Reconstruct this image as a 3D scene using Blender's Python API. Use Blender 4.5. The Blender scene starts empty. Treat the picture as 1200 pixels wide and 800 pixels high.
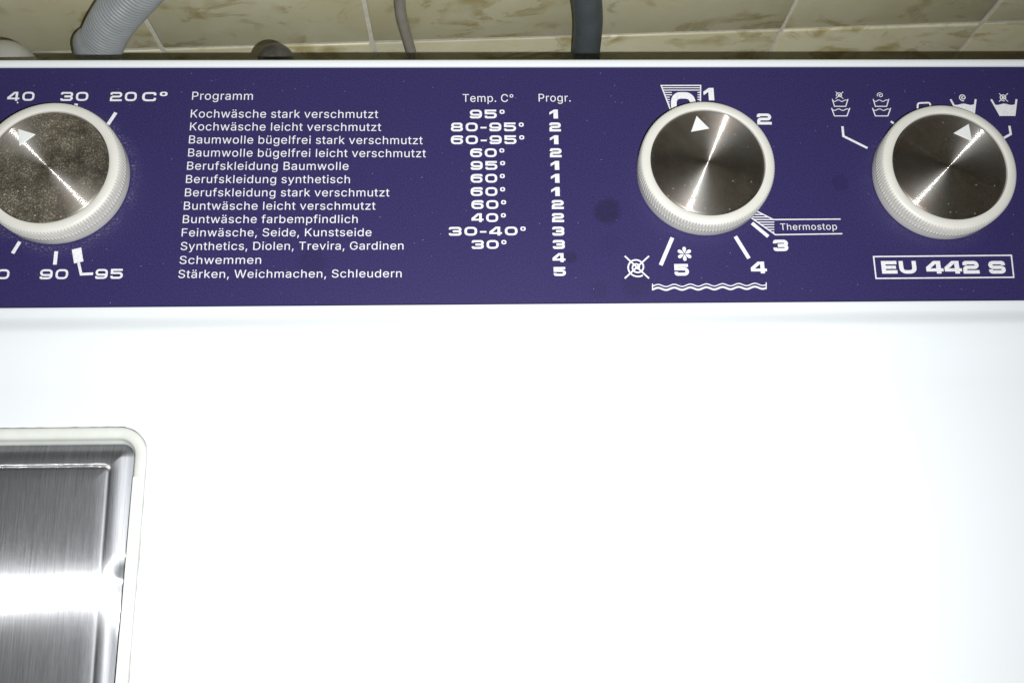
import bpy, bmesh, math, random
import numpy as np
from mathutils import Vector, Matrix, noise
from mathutils.geometry import delaunay_2d_cdt

# ---------------------------------------------------------------- camera, world, light, exposure
sc = bpy.context.scene
C = sc.collection
CAM_ROT = (0.26925480, -0.02401642, -0.01545561)
CAM_H = 0.30                      # height of the lens over the control panel, metres
F_PX = 1168.99                    # focal length in pixels of a 1200 px wide picture
cd = bpy.data.cameras.new('camera')
cd.sensor_width = 36.0
cd.lens = F_PX * 36.0 / 1200.0
cd.clip_start = 0.005
cd.clip_end = 50
cam = bpy.data.objects.new('camera', cd)
cam.location = (0, 0, CAM_H)
cam.rotation_euler = CAM_ROT
C.objects.link(cam)
sc.camera = cam

w = bpy.data.worlds.new('World')
sc.world = w
w.use_nodes = True
w.node_tree.nodes['Background'].inputs[0].default_value = (0.052, 0.043, 0.033, 1)
w.node_tree.nodes['Background'].inputs[1].default_value = 0.65

fl = bpy.data.lights.new('flash', 'SPOT')        # the phone's own flash, just beside the lens
fl.energy = 6.6
fl.color = (0.985, 1.0, 0.99)
fl.shadow_soft_size = 0.0008
fl.spot_size = math.radians(165)
fl.spot_blend = 1.0
flash = bpy.data.objects.new('flash', fl)
flash.location = (0.015, -0.0095, CAM_H)
flash.rotation_euler = (Vector((-0.05, 0.09, 0)) - Vector(flash.location)).to_track_quat('-Z', 'Y').to_euler()
C.objects.link(flash)

sc.view_settings.view_transform = 'Standard'
sc.view_settings.look = 'None'
sc.view_settings.exposure = 0
sc.view_settings.gamma = 1
sc.view_settings.use_curve_mapping = False

# ---------------------------------------------------------------- helpers
_R = __import__('mathutils').Euler(CAM_ROT, 'XYZ').to_matrix()
def ray(u, v): return _R @ Vector((u - 600.0, 400.0 - v, -F_PX))
def on(u, v, z=0.0):
    """point of the horizontal plane at height z read off the photograph"""
    d = ray(u, v); t = (z - CAM_H) / d.z
    return (d.x * t, d.y * t)
WALL_YAW, WALL_D = 0.03560016, 0.26925
def on_wall(u, v, off=0.0):
    """point of the plane parallel to the wall and off metres in front of it"""
    d = ray(u, v); n = Vector((math.sin(WALL_YAW), -math.cos(WALL_YAW), 0))
    p0 = Vector((0, WALL_D, 0)) + n * off; o = Vector((0, 0, CAM_H))
    return o + d * ((p0 - o).dot(n) / d.dot(n))

def link(name, me, mat, parent=None, smooth=None):
    o = bpy.data.objects.new(name, me); C.objects.link(o)
    if mat is not None and not me.materials: me.materials.append(mat)
    if parent: o.parent = parent
    if smooth is not None:
        for p in me.polygons: p.use_smooth = True
        me.set_sharp_from_angle(angle=math.radians(smooth))
    return o
def mesh(name, v, f):
    me = bpy.data.meshes.new(name); me.from_pydata(v, [], f); me.update(); return me
def box_mesh(name, x0, x1, y0, y1, z0, z1, bev=0.0, seg=2):
    bm = bmesh.new(); bmesh.ops.create_cube(bm, size=1)
    for q in bm.verts:
        q.co = Vector(((x0 + x1) / 2 + q.co.x * (x1 - x0), (y0 + y1) / 2 + q.co.y * (y1 - y0), (z0 + z1) / 2 + q.co.z * (z1 - z0)))
    if bev: bmesh.ops.bevel(bm, geom=bm.edges[:], offset=bev, segments=seg, profile=0.5, affect='EDGES')
    me = bpy.data.meshes.new(name); bm.to_mesh(me); bm.free(); return me

# ---------------------------------------------------------------- materials
def mat(name):
    m = bpy.data.materials.new(name); m.use_nodes = True
    n = m.node_tree.nodes; return m, n, m.node_tree.links, n['Principled BSDF']
def nd(n, t, **k):
    x = n.new(t)
    for a, b in k.items(): setattr(x, a, b)
    return x
def noise_tex(n, l, vec, scale, detail=3, rough=0.55):
    t = nd(n, 'ShaderNodeTexNoise'); t.inputs['Scale'].default_value = scale
    t.inputs['Detail'].default_value = detail; t.inputs['Roughness'].default_value = rough
    l.new(vec, t.inputs['Vector']); return t.outputs['Fac']
def ramp(n, l, fac, stops):
    r = nd(n, 'ShaderNodeValToRGB'); e = r.color_ramp.elements
    while len(e) < len(stops): e.new(0.5)
    for q, (p, c) in zip(e, stops):
        q.position = p; q.color = (*c, 1) if len(c) == 3 else c
    l.new(fac, r.inputs[0]); return r.outputs[0]
def g(x): return (x, x, x)
def mixc(n, l, fac, a, b, blend='MIX'):
    m = nd(n, 'ShaderNodeMix', data_type='RGBA', blend_type=blend)
    for s, v in ((m.inputs[0], fac), (m.inputs[6], a), (m.inputs[7], b)):
        if isinstance(v, (tuple, list)): s.default_value = (*v, 1)
        elif isinstance(v, (int, float)): s.default_value = v
        else: l.new(v, s)
    return m.outputs[2]
def mth(n, l, op, a, b=None, clamp=False):
    m = nd(n, 'ShaderNodeMath', operation=op, use_clamp=clamp)
    for s, v in ((m.inputs[0], a), (m.inputs[1], b)):
        if v is None: continue
        if isinstance(v, (int, float)): s.default_value = v
        else: l.new(v, s)
    return m.outputs[0]
def bump(n, l, b, h, strength, dist):
    x = nd(n, 'ShaderNodeBump'); x.inputs['Strength'].default_value = strength; x.inputs['Distance'].default_value = dist
    l.new(h, x.inputs['Height']); l.new(x.outputs[0], b.inputs['Normal'])
def scaled(n, l, vec, s):
    m = nd(n, 'ShaderNodeMapping'); m.inputs['Scale'].default_value = s; l.new(vec, m.inputs[0]); return m.outputs[0]
def objco(n): return nd(n, 'ShaderNodeTexCoord').outputs['Object']
def specks(n, l, vec, scale, r0, r1):
    """sparse little dots: 1 inside a dot"""
    v = nd(n, 'ShaderNodeTexVoronoi'); v.inputs['Scale'].default_value = scale; l.new(vec, v.inputs['Vector'])
    d = ramp(n, l, v.outputs['Distance'], [(r0, g(1)), (r1, g(0))])
    s = nd(n, 'ShaderNodeSeparateColor'); l.new(v.outputs['Color'], s.inputs[0])
    return d, s.outputs[0]

def enamel():
    m, n, l, b = mat('white_enamel')
    co = objco(n)
    d, r = specks(n, l, co, 130, 0.018, 0.03)
    k = mth(n, l, 'MULTIPLY', d, mth(n, l, 'GREATER_THAN', r, 0.90))
    base = mixc(n, l, noise_tex(n, l, co, 30, 3), (0.765, 0.805, 0.84), (0.78, 0.812, 0.842))
    l.new(mixc(n, l, k, base, (0.28, 0.27, 0.25)), b.inputs['Base Color'])
    b.inputs['Roughness'].default_value = 0.32
    bump(n, l, b, noise_tex(n, l, co, 900, 2), 0.05, 0.0004)
    return m
def purple(knobs, stains):
    m, n, l, b = mat('violet_lacquer')
    co = objco(n)
    fine = noise_tex(n, l, co, 2100, 2, 0.8)
    base = mixc(n, l, ramp(n, l, fine, [(0.3, g(0)), (0.72, g(1))]), (0.0142, 0.0106, 0.064), (0.0445, 0.0370, 0.138))
    broad = noise_tex(n, l, co, 26, 4)
    base = mixc(n, l, mth(n, l, 'MULTIPLY', broad, 0.35), base, (0.037, 0.029, 0.106))
    # dark finger stains
    dist = nd(n, 'ShaderNodeVectorMath', operation='ADD')
    nz = nd(n, 'ShaderNodeTexNoise'); nz.inputs['Scale'].default_value = 160; l.new(co, nz.inputs['Vector'])
    sh = nd(n, 'ShaderNodeVectorMath', operation='SCALE'); l.new(nz.outputs['Color'], sh.inputs[0]); sh.inputs['Scale'].default_value = 0.0022
    l.new(co, dist.inputs[0]); l.new(sh.outputs[0], dist.inputs[1])
    for (x, y), r, amt in stains:
        dd = nd(n, 'ShaderNodeVectorMath', operation='DISTANCE'); l.new(dist.outputs[0], dd.inputs[0])
        dd.inputs[1].default_value = (x + 0.0011, y + 0.0011, 0.0011)
        f = ramp(n, l, mth(n, l, 'DIVIDE', dd.outputs['Value'], r * 1.25), [(0.56, g(1)), (0.88, g(0))])
        mott = mth(n, l, 'ADD', mth(n, l, 'MULTIPLY', noise_tex(n, l, co, 420, 3), 0.7), 0.55)
        base = mixc(n, l, mth(n, l, 'MULTIPLY', mth(n, l, 'MULTIPLY', f, amt), mott, True), base, (0.013, 0.012, 0.036))
    # dust gathered round the knobs
    for (x, y), r, amt in knobs:
        dd = nd(n, 'ShaderNodeVectorMath', operation='DISTANCE'); l.new(co, dd.inputs[0]); dd.inputs[1].default_value = (x, y, 0)
        q = ramp(n, l, mth(n, l, 'DIVIDE', dd.outputs['Value'], r * 2), [(0.49, g(0)), (0.515, g(1)), (0.545, g(0.45)), (0.60, g(0))])
        sp = ramp(n, l, noise_tex(n, l, co, 1500, 4, 0.75), [(0.50, g(0)), (0.66, g(1))])
        pat = ramp(n, l, noise_tex(n, l, co, 130, 3), [(0.40, g(0.1)), (0.60, g(1))])
        k = mth(n, l, 'MULTIPLY', mth(n, l, 'MULTIPLY', q, mth(n, l, 'MULTIPLY', sp, pat)), amt)
        base = mixc(n, l, k, base, (0.36, 0.36, 0.40))
    for s, r0, r1, th in ((300, 0.025, 0.045, 0.95), (720, 0.05, 0.10, 0.93)):
        d, r = specks(n, l, co, s, r0, r1)
        base = mixc(n, l, mth(n, l, 'MULTIPLY', d, mth(n, l, 'GREATER_THAN', r, th)), base, (0.34, 0.34, 0.40))
    l.new(base, b.inputs['Base Color'])
    b.inputs['Roughness'].default_value = 0.46
    b.inputs['Specular IOR Level'].default_value = 0.25
    bump(n, l, b, fine, 0.12, 0.00025)
    return m
def print_white():
    m, n, l, b = mat('white_print')
    co = objco(n)
    l.new(mixc(n, l, ramp(n, l, noise_tex(n, l, co, 1400, 3, 0.7), [(0.30, g(0)), (0.55, g(1))]), (0.62, 0.62, 0.68), (0.80, 0.80, 0.83)), b.inputs['Base Color'])
    b.inputs['Roughness'].default_value = 0.5
    return m
def knob_plastic():
    m, n, l, b = mat('cream_plastic')
    co = objco(n)
    l.new(mixc(n, l, noise_tex(n, l, co, 160, 4), (0.63, 0.615, 0.57), (0.69, 0.68, 0.64)), b.inputs['Base Color'])
    b.inputs['Roughness'].default_value = 0.38
    b.inputs['Subsurface Weight'].default_value = 0.0
    return m
def spun_metal(name, dust, seed):
    m, n, l, b = mat(name)
    co = objco(n)
    sep = nd(n, 'ShaderNodeSeparateXYZ'); l.new(co, sep.inputs[0])
    ln = nd(n, 'ShaderNodeVectorMath', operation='LENGTH'); l.new(co, ln.inputs[0])
    comb = nd(n, 'ShaderNodeCombineXYZ'); l.new(ln.outputs['Value'], comb.inputs[0])
    comb.inputs[1].default_value = seed
    rings = noise_tex(n, l, comb.outputs[0], 5200, 3, 0.7)
    blot = noise_tex(n, l, co, 95 + seed, 3)
    base = mixc(n, l, ramp(n, l, blot, [(0.42, g(0)), (0.66, g(1))]), (0.41, 0.402, 0.385), (0.385, 0.325, 0.29))
    base = mixc(n, l, mth(n, l, 'MULTIPLY', rings, 0.5), base, (0.30, 0.285, 0.26))
    tg = nd(n, 'ShaderNodeTangent', direction_type='RADIAL', axis='Z')
    lobes = []
    for an, r0, r1 in ((1.0, 0.265, 0.04), (0.80, 0.43, 0.10)):
        q = b if not lobes else nd(n, 'ShaderNodeBsdfPrincipled')
        l.new(tg.outputs[0], q.inputs['Tangent']); l.new(base, q.inputs['Base Color'])
        q.inputs['Metallic'].default_value = 1; q.inputs['Anisotropic'].default_value = an; q.inputs['Anisotropic Rotation'].default_value = 0.25
        l.new(mth(n, l, 'ADD', mth(n, l, 'MULTIPLY', rings, r1), r0), q.inputs['Roughness'])
        lobes.append(q)
    # lathe grooves: each ring leans the normal in or out along the radius
    wn = nd(n, 'ShaderNodeTexWhiteNoise', noise_dimensions='3D'); l.new(scaled(n, l, co, (90000, 90000, 0)), wn.inputs['Vector'])
    flat = nd(n, 'ShaderNodeCombineXYZ'); l.new(sep.outputs[0], flat.inputs[0]); l.new(sep.outputs[1], flat.inputs[1])
    rad = nd(n, 'ShaderNodeVectorMath', operation='NORMALIZE'); l.new(flat.outputs[0], rad.inputs[0])
    amp = mth(n, l, 'ADD', mth(n, l, 'MULTIPLY', rings, 0.6), 1.35)
    sl = nd(n, 'ShaderNodeVectorMath', operation='SCALE'); l.new(rad.outputs[0], sl.inputs[0]); l.new(mth(n, l, 'MULTIPLY', mth(n, l, 'SUBTRACT', wn.outputs['Value'], 0.5), amp), sl.inputs['Scale'])
    geo = nd(n, 'ShaderNodeNewGeometry')
    up = nd(n, 'ShaderNodeVectorMath', operation='ADD'); l.new(sl.outputs[0], up.inputs[0]); l.new(geo.outputs['Normal'], up.inputs[1])
    nrm = nd(n, 'ShaderNodeVectorMath', operation='NORMALIZE'); l.new(up.outputs[0], nrm.inputs[0]); l.new(nrm.outputs[0], b.inputs['Normal'])
    for lk in list(b.inputs['Roughness'].links): l.remove(lk)
    b.inputs['Anisotropic'].default_value = 0; b.inputs['Roughness'].default_value = 0.11
    lob = nd(n, 'ShaderNodeMixShader'); lob.inputs[0].default_value = 0.58
    l.new(lobes[0].outputs[0], lob.inputs[1]); l.new(lobes[1].outputs[0], lob.inputs[2])
    # dust: grains plus a thin uneven film
    df = nd(n, 'ShaderNodeBsdfDiffuse')
    l.new(mixc(n, l, noise_tex(n, l, co, 700, 3), (0.26, 0.225, 0.155), (0.50, 0.46, 0.38)), df.inputs[0])
    gr = ramp(n, l, noise_tex(n, l, co, 1700, 4, 0.85), [(0.51, g(0)), (0.62, g(1))])
    film = ramp(n, l, noise_tex(n, l, co, 150, 4, 0.65), [(0.32, g(0.12)), (0.64, g(0.85))])
    d1, r1 = specks(n, l, co, 520, 0.10, 0.18)
    sp = mth(n, l, 'MULTIPLY', d1, mth(n, l, 'GREATER_THAN', r1, 0.80))
    amt = mth(n, l, 'MULTIPLY', mth(n, l, 'ADD', gr, 0.22), mth(n, l, 'MULTIPLY', film, dust))
    amt = mth(n, l, 'ADD', amt, mth(n, l, 'MULTIPLY', sp, 0.38 + dust * 0.3), True)
    mx = nd(n, 'ShaderNodeMixShader'); l.new(amt, mx.inputs[0]); l.new(lob.outputs[0], mx.inputs[1]); l.new(df.outputs[0], mx.inputs[2])
    l.new(mx.outputs[0], n['Material Output'].inputs[0])
    return m
def brushed_steel():
    m, n, l, b = mat('brushed_steel')
    co = objco(n)
    st = noise_tex(n, l, scaled(n, l, co, (7000, 130, 130)), 1.0, 4, 0.7)
    st2 = noise_tex(n, l, scaled(n, l, co, (2000, 30, 30)), 1.0, 3, 0.6)
    v = mth(n, l, 'ADD', mth(n, l, 'MULTIPLY', st, 0.65), mth(n, l, 'MULTIPLY', st2, 0.35))
    l.new(ramp(n, l, v, [(0.32, (0.38, 0.38, 0.40)), (0.66, (0.70, 0.70, 0.725))]), b.inputs['Base Color'])
    tg = nd(n, 'ShaderNodeTangent', direction_type='UV_MAP', uv_map='UVMap')
    col = b.inputs['Base Color'].links[0].from_socket
    c = nd(n, 'ShaderNodeBsdfPrincipled')
    for q in (b, c):
        q.inputs['Metallic'].default_value = 1; l.new(tg.outputs[0], q.inputs['Tangent'])
    l.new(mixc(n, l, 1.0, col, (0.455, 0.465, 0.475), 'MULTIPLY'), c.inputs['Base Color'])
    c.inputs['Anisotropic'].default_value = 0.15
    l.new(mth(n, l, 'ADD', mth(n, l, 'MULTIPLY', st, 0.16), 0.44), c.inputs['Roughness'])
    # hairlines along the sheet: each leans the normal to one side
    wn = nd(n, 'ShaderNodeTexWhiteNoise', noise_dimensions='3D'); l.new(scaled(n, l, co, (90000, 90000, 0)), wn.inputs['Vector'])
    hl = nd(n, 'ShaderNodeCombineXYZ'); l.new(mth(n, l, 'MULTIPLY', mth(n, l, 'SUBTRACT', wn.outputs['Value'], 0.5), 1.3), hl.inputs[0])
    geo = nd(n, 'ShaderNodeNewGeometry')
    up = nd(n, 'ShaderNodeVectorMath', operation='ADD'); l.new(hl.outputs[0], up.inputs[0]); l.new(geo.outputs['Normal'], up.inputs[1])
    nrm = nd(n, 'ShaderNodeVectorMath', operation='NORMALIZE'); l.new(up.outputs[0], nrm.inputs[0]); l.new(nrm.outputs[0], b.inputs['Normal'])
    l.new(mth(n, l, 'ADD', mth(n, l, 'MULTIPLY', st, 0.05), 0.082), b.inputs['Roughness'])
    mx = nd(n, 'ShaderNodeMixShader'); mx.inputs[0].default_value = 0.80
    l.new(b.outputs[0], mx.inputs[1]); l.new(c.outputs[0], mx.inputs[2]); l.new(mx.outputs[0], n['Material Output'].inputs[0])
    bump(n, l, c, st, 0.10, 0.0002)
    return m
def plain(name, c, rough=0.5, var=0.12, scale=200, c2=None):
    m, n, l, b = mat(name)
    co = objco(n)
    l.new(mixc(n, l, ramp(n, l, noise_tex(n, l, co, scale, 4), [(0.35, g(0)), (0.65, g(1))]), tuple(x * (1 - var) for x in c), c2 or tuple(x * (1 + var) for x in c)), b.inputs['Base Color'])
    b.inputs['Roughness'].default_value = rough
    return m
def tile_mat():
    m, n, l, b = mat('marbled_tile')
    co = objco(n)
    oi = nd(n, 'ShaderNodeObjectInfo')
    off = nd(n, 'ShaderNodeVectorMath', operation='SCALE'); off.inputs[0].default_value = (7.3, 3.1, 5.7); l.new(oi.outputs['Random'], off.inputs['Scale'])
    ad = nd(n, 'ShaderNodeVectorMath', operation='ADD'); l.new(co, ad.inputs[0]); l.new(off.outputs[0], ad.inputs[1])
    v = ad.outputs[0]
    # veins run slanted across the tile
    rot = nd(n, 'ShaderNodeMapping'); rot.inputs['Rotation'].default_value = (0, math.radians(-24), 0); rot.inputs['Scale'].default_value = (34, 34, 66); l.new(v, rot.inputs[0])
    wob = nd(n, 'ShaderNodeTexNoise'); wob.inputs['Scale'].default_value = 1.0; wob.inputs['Detail'].default_value = 5; wob.inputs['Roughness'].default_value = 0.62; wob.inputs['Distortion'].default_value = 0.9
    l.new(rot.outputs[0], wob.inputs['Vector'])
    base = mixc(n, l, ramp(n, l, noise_tex(n, l, v, 30, 4), [(0.35, g(0)), (0.65, g(1))]), (0.68, 0.64, 0.43), (0.77, 0.73, 0.545))
    bl = ramp(n, l, wob.outputs['Fac'], [(0.505, g(0)), (0.60, g(0.65)), (0.74, g(0.95))])
    gate = ramp(n, l, noise_tex(n, l, v, 42, 2), [(0.44, g(0)), (0.56, g(1))])
    hue = mixc(n, l, noise_tex(n, l, v, 55, 2), (0.43, 0.33, 0.10), (0.37, 0.29, 0.11))
    base = mixc(n, l, mth(n, l, 'MULTIPLY', bl, gate), base, hue)
    edge = ramp(n, l, mth(n, l, 'ABSOLUTE', mth(n, l, 'SUBTRACT', wob.outputs['Fac'], 0.555)), [(0.0, g(1)), (0.012, g(0))])
    base = mixc(n, l, mth(n, l, 'MULTIPLY', mth(n, l, 'MULTIPLY', edge, gate), 0.22), base, (0.26, 0.23, 0.13))
    l.new(base, b.inputs['Base Color'])
    b.inputs['Roughness'].default_value = 0.35
    bump(n, l, b, noise_tex(n, l, v, 180, 3), 0.12, 0.0006)
    return m

# knob centres on the panel (metres) and the round stains
K_H = 0.0095
KN = [on(56.0, 195.5, K_H), on(829.9, 189.4, K_H), on(1113.5, 194.0, K_H)]
STAINS = [(on(712, 248), 0.0046, 0.62), (on(746, 334), 0.0050, 0.22), (on(985, 215), 0.0030, 0.28), (on(669, 302), 0.0022, 0.5), (on(366, 306), 0.0048, 0.28), (on(714, 286), 0.0036, 0.12), (on(702, 340), 0.0035, 0.18)]
M_EN = enamel()
M_PU = purple([(KN[0], 0.0226, 0.5), (KN[1], 0.0220, 0.06), (KN[2], 0.0220, 0.16)], STAINS)
M_PR = print_white()
M_KN = knob_plastic()
M_ST = brushed_steel()
M_SEAL = plain('cream_rubber', (0.67, 0.69, 0.65), 0.5, 0.04)
M_STRIP = plain('white_plastic', (0.78, 0.80, 0.80), 0.4, 0.03)
M_GRIME = plain('grime', (0.07, 0.065, 0.055), 0.9, 0.5, 350, (0.42, 0.42, 0.40))
M_CAB = plain('cabinet_white', (0.72, 0.74, 0.74), 0.4, 0.03)
M_TILE = tile_mat()
M_GROUT = plain('pale_grout', (0.74, 0.71, 0.62), 0.85, 0.10, 300)
M_FLOOR = plain('floor_stone', (0.20, 0.17, 0.13), 0.7, 0.2, 20)

# ---------------------------------------------------------------- the setting: wall with its tiles, floor
FLOOR_Z = -0.85
TS = 0.100
TX0, TZ0 = -0.15318, -0.12663          # a crossing of two joints on the wall
floor = link('floor', box_mesh('floor', -1.2, 1.2, -1.2, 0.60, FLOOR_Z - 0.02, FLOOR_Z), M_FLOOR); floor['kind'] = 'structure'
wall = link('wall', box_mesh('wall', TX0 - 4 * TS, TX0 + 8 * TS, 0.0006, 0.08, FLOOR_Z, TZ0 + 2 * TS), M_GROUT); wall['kind'] = 'structure'
wall.location = (0, WALL_D, 0); wall.rotation_euler = (0, 0, WALL_YAW)
GAP = 0.0018
tile_me = box_mesh('tile', -(TS - GAP) / 2, (TS - GAP) / 2, 0, 0.007, -(TS - GAP) / 2, (TS - GAP) / 2, 0.0009, 2)
tile_me.materials.append(M_TILE)
for pol in tile_me.polygons: pol.use_smooth = True
tile_me.set_sharp_from_angle(angle=math.radians(50))
rnd = random.Random(4)
for r in range(-4, 2):
    for c in range(-4, 8):
        t = link('tile', tile_me, None, wall)
        t.location = (TX0 + (c + .5) * TS + rnd.uniform(-.0002, .0002), rnd.uniform(-.0004, .0004), TZ0 + (r + .5) * TS + rnd.uniform(-.0002, .0002))
        t.rotation_euler = (rnd.uniform(-.004, .004), 0, rnd.uniform(-.004, .004))

# ---------------------------------------------------------------- washing machine: cabinet, top sheet
XL, XR = -0.30, 0.25
YB, YF = 0.1818, -0.42
machine = bpy.data.objects.new('washing_machine', None); C.objects.link(machine)
machine.location = (0, 0, FLOOR_Z)
machine['label'] = 'white top-loading washing machine with violet control panel and steel lid'
machine['category'] = 'washing machine'
bpy.context.view_layer.update()
def part(name, me, m, parent=machine, smooth=None):
    """meshes are written in panel coordinates; parented parts keep their place"""
    o = link(name, me, m, parent, smooth)
    o.matrix_parent_inverse = parent.matrix_world.inverted() if parent is machine else Matrix()
    return o
ZT = 0.0008                           # level of the top sheet over the control panel
part('cabinet', box_mesh('cabinet', XL + .002, XR - .002, YF + .004, YB - .003, FLOOR_Z + .012, -0.0255, 0.004), M_CAB)
for fx in (XL + .05, XR - .05):
    for fy in (YF + .05, YB - .05):
        bm = bmesh.new(); bmesh.ops.create_cone(bm, cap_ends=True, segments=20, radius1=.02, radius2=.016, depth=.014, matrix=Matrix.Translation((fx, fy, FLOOR_Z + .007)))
        me = bpy.data.meshes.new('foot'); bm.to_mesh(me); bm.free(); part('foot', me, M_GRIME)

def fill(contours, filt='nonzero'):
    """triangulate closed outlines, keeping what has a non-zero winding number"""
    V, E = [], []
    for c in contours:
        b = len(V); V += [Vector(q) for q in c]
        E += [(b + i, b + (i + 1) % len(c)) for i in range(len(c))]
    vs, es, fs, *_ = delaunay_2d_cdt(V, E, [], 0, 1e-9)
    A = np.array([V[a] for a, _ in E]); B = np.array([V[b] for _, b in E])
    ctr = np.array([sum((vs[i] for i in f), Vector((0, 0))) / len(f) for f in fs])
    keep = []
    for f, (cx, cy) in zip(fs, ctr):
        up = (A[:, 1] <= cy) & (B[:, 1] > cy); dn = (A[:, 1] > cy) & (B[:, 1] <= cy)
        cr = (B[:, 0] - A[:, 0]) * (cy - A[:, 1]) - (cx - A[:, 0]) * (B[:, 1] - A[:, 1])
        if int((up & (cr > 0)).sum() - (dn & (cr < 0)).sum()) != 0:
            a, b_, c_ = (vs[i] for i in f[:3])
            keep.append(tuple(f) if (b_ - a).cross(c_ - a) > 0 else tuple(reversed(f)))
    return [tuple(v) for v in vs], keep
def rrect(x0, x1, y0, y1, r, seg=12, inset=0.0):
    x0 += inset; x1 -= inset; y0 += inset; y1 -= inset; r = max(r - inset, 1e-5)
    out = []
    for cx, cy, a in ((x1 - r, y0 + r, -90), (x1 - r, y1 - r, 0), (x0 + r, y1 - r, 90), (x0 + r, y0 + r, 180)):
        out += [(cx + r * math.cos(math.radians(a + 90 * i / seg)), cy + r * math.sin(math.radians(a + 90 * i / seg))) for i in range(seg + 1)]
    return out
def dense(c, step):
    out = []
    for i, a in enumerate(c):
        b = c[(i + 1) % len(c)]; n = max(1, int(math.dist(a, b) / step))
        out += [(a[0] + (b[0] - a[0]) * k / n, a[1] + (b[1] - a[1]) * k / n) for k in range(n)]
    return out

# profile of the folded sheet from the back edge forward: (y, z)
prof = [(YB, -0.025), (YB, -0.0012)]
prof += [(YB - .0012 + .0012 * math.cos(a), -.0009 + .0012 * math.sin(a)) for a in [math.radians(d) for d in (22, 45, 68, 90)]]
prof += [(.1792, .0003), (.17895, .0002), (.1788, -.0002), (.1788, -.0016), (.0949, -.0016), (.0949, -.0001), (.09475, .0002), (.0945, .0003), (.0936, .00032)]
for i in range(1, 15):
    t = i / 14; s = t * t * (3 - 2 * t)
    prof.append((.0922 - t * .0062, .00032 + (ZT - .00032 + .0013) * s))
prof += [(.0848, ZT + .0013), (.0820, ZT + .00118), (.0780, ZT + .00065), (.0740, ZT + .00018), (.0700, ZT)]
xs = [XL + (XR - XL) * i / 40 for i in range(41)]
v = [(x, y, z) for x in xs for y, z in prof]; n_ = len(prof)
f = [(i * n_ + j, i * n_ + j + 1, (i + 1) * n_ + j + 1, (i + 1) * n_ + j) for i in range(40) for j in range(n_ - 1)]
LX0, LX1, LY0, LY1, LR = -0.275, -0.1013, -0.30, 0.0568, 0.0088     # outer edge of the lid's seal
hole = dense(rrect(LX0, LX1, LY0, LY1, LR), 0.0012)
hole = [(x + (.00016 + .0004 * max(0, noise.noise((x * 260, y * 260, 3)))) * (1 if x > (LX0 + LX1) / 2 else -1) * (1 if LX1 - x < .006 or x - LX0 < .006 else 0),
         y + (.00016 + .0004 * max(0, noise.noise((x * 260, y * 260, 9)))) * (1 if LY1 - y < .006 else (-1 if y - LY0 < .006 else 0))) for x, y in hole]
outer = [(XL, YF), (XR, YF), (XR, .07), (XL, .07)]
fv, ff = fill([outer, list(reversed(hole))])
b0 = len(v); v += [(x, y, ZT) for x, y in fv]; f += [tuple(b0 + i for i in q) for q in ff]
hb = len(v); v += [(x, y, ZT) for x, y in hole] + [(x, y, ZT - .002) for x, y in hole]; nh = len(hole)
f += [(hb + i, hb + (i + 1) % nh, hb + nh + (i + 1) % nh, hb + nh + i) for i in range(nh)]
for (xa, ya), (xb, yb) in (((XL, YF), (XR, YF)), ((XR, YF), (XR, .07)), ((XL, .07), (XL, YF))):
    k = len(v); v += [(xa, ya, ZT), (xb, yb, ZT), (xb, yb, -.025), (xa, ya, -.025)]; f.append((k, k + 3, k + 2, k + 1))
part('top_sheet', mesh('top_sheet', v, f), M_EN, smooth=40)

# ---------------------------------------------------------------- lid with its seal
def ring(name, prof2, m, x0, x1, y0, y1, r):
    loops = [[(x, y, z) for x, y in rrect(x0, x1, y0, y1, r, 14, d)] for d, z in prof2]
    nn = len(loops[0]); vv = [q for lp in loops for q in lp]
    ff_ = [(a * nn + i, a * nn + (i + 1) % nn, (a + 1) * nn + (i + 1) % nn, (a + 1) * nn + i) for a in range(len(loops) - 1) for i in range(nn)]
    return mesh(name, vv, ff_)
SP = [(0.0000, ZT - .0025), (.0000, ZT - .0001), (.0002, ZT + .0005), (.0007, ZT + .0008), (.0016, ZT + .0009), (.0028, ZT + .0007), (.0034, ZT + .0003), (.0037, ZT - .0006), (.0039, ZT - .0016), (.0043, ZT - .0021), (.0046, ZT - .0027), (.0047, ZT - .0070)]
seal = part('lid_seal', ring('lid_seal', SP, M_SEAL, LX0, LX1, LY0, LY1, LR), M_SEAL, smooth=50)
part('seal_gap', ring('seal_gap', [(-.0012, ZT - .0011), (.0003, ZT - .0011)], M_GRIME, LX0, LX1, LY0, LY1, LR), M_GRIME)
part('seal_strip', box_mesh('seal_strip', -.10475, -.1030, -.12, .0418, ZT + .0001, ZT + .0009, .0003), M_STRIP, smooth=40)

def sdf(x, y, x0, x1, y0, y1, r):
    qx = abs(x - (x0 + x1) / 2) - (x1 - x0) / 2 + r; qy = abs(y - (y0 + y1) / 2) - (y1 - y0) / 2 + r
    return math.hypot(max(qx, 0), max(qy, 0)) + min(max(qx, qy), 0) - r
def lid_z(x, y):
    s = -sdf(x, y, LX0, LX1, LY0, LY1, LR) - .0040
    z = ZT - .0016 - .0024 * max(0, min(1.4, 1 - s / .0072)) ** 2
    z += .044 * (max(y, -.03) - .05)
    e = sdf(x, y, LX0 + .0118, -.1130, LY0 + .0118, .0452, .0016)
    z -= .00014 * math.exp(-(e / .00055) ** 2) + .00022 * math.exp(-(e / .0021) ** 2)
    z -= .0014 * math.exp(-((x + .1068) / .0024) ** 2) * (.5 + .5 * math.tanh((.0155 - y) / .0019)) * math.exp(-max(0, .0155 - y) / .05)
    z += .00006 * noise.noise((x * 60, y * 35, 1.3))
    return z
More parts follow.
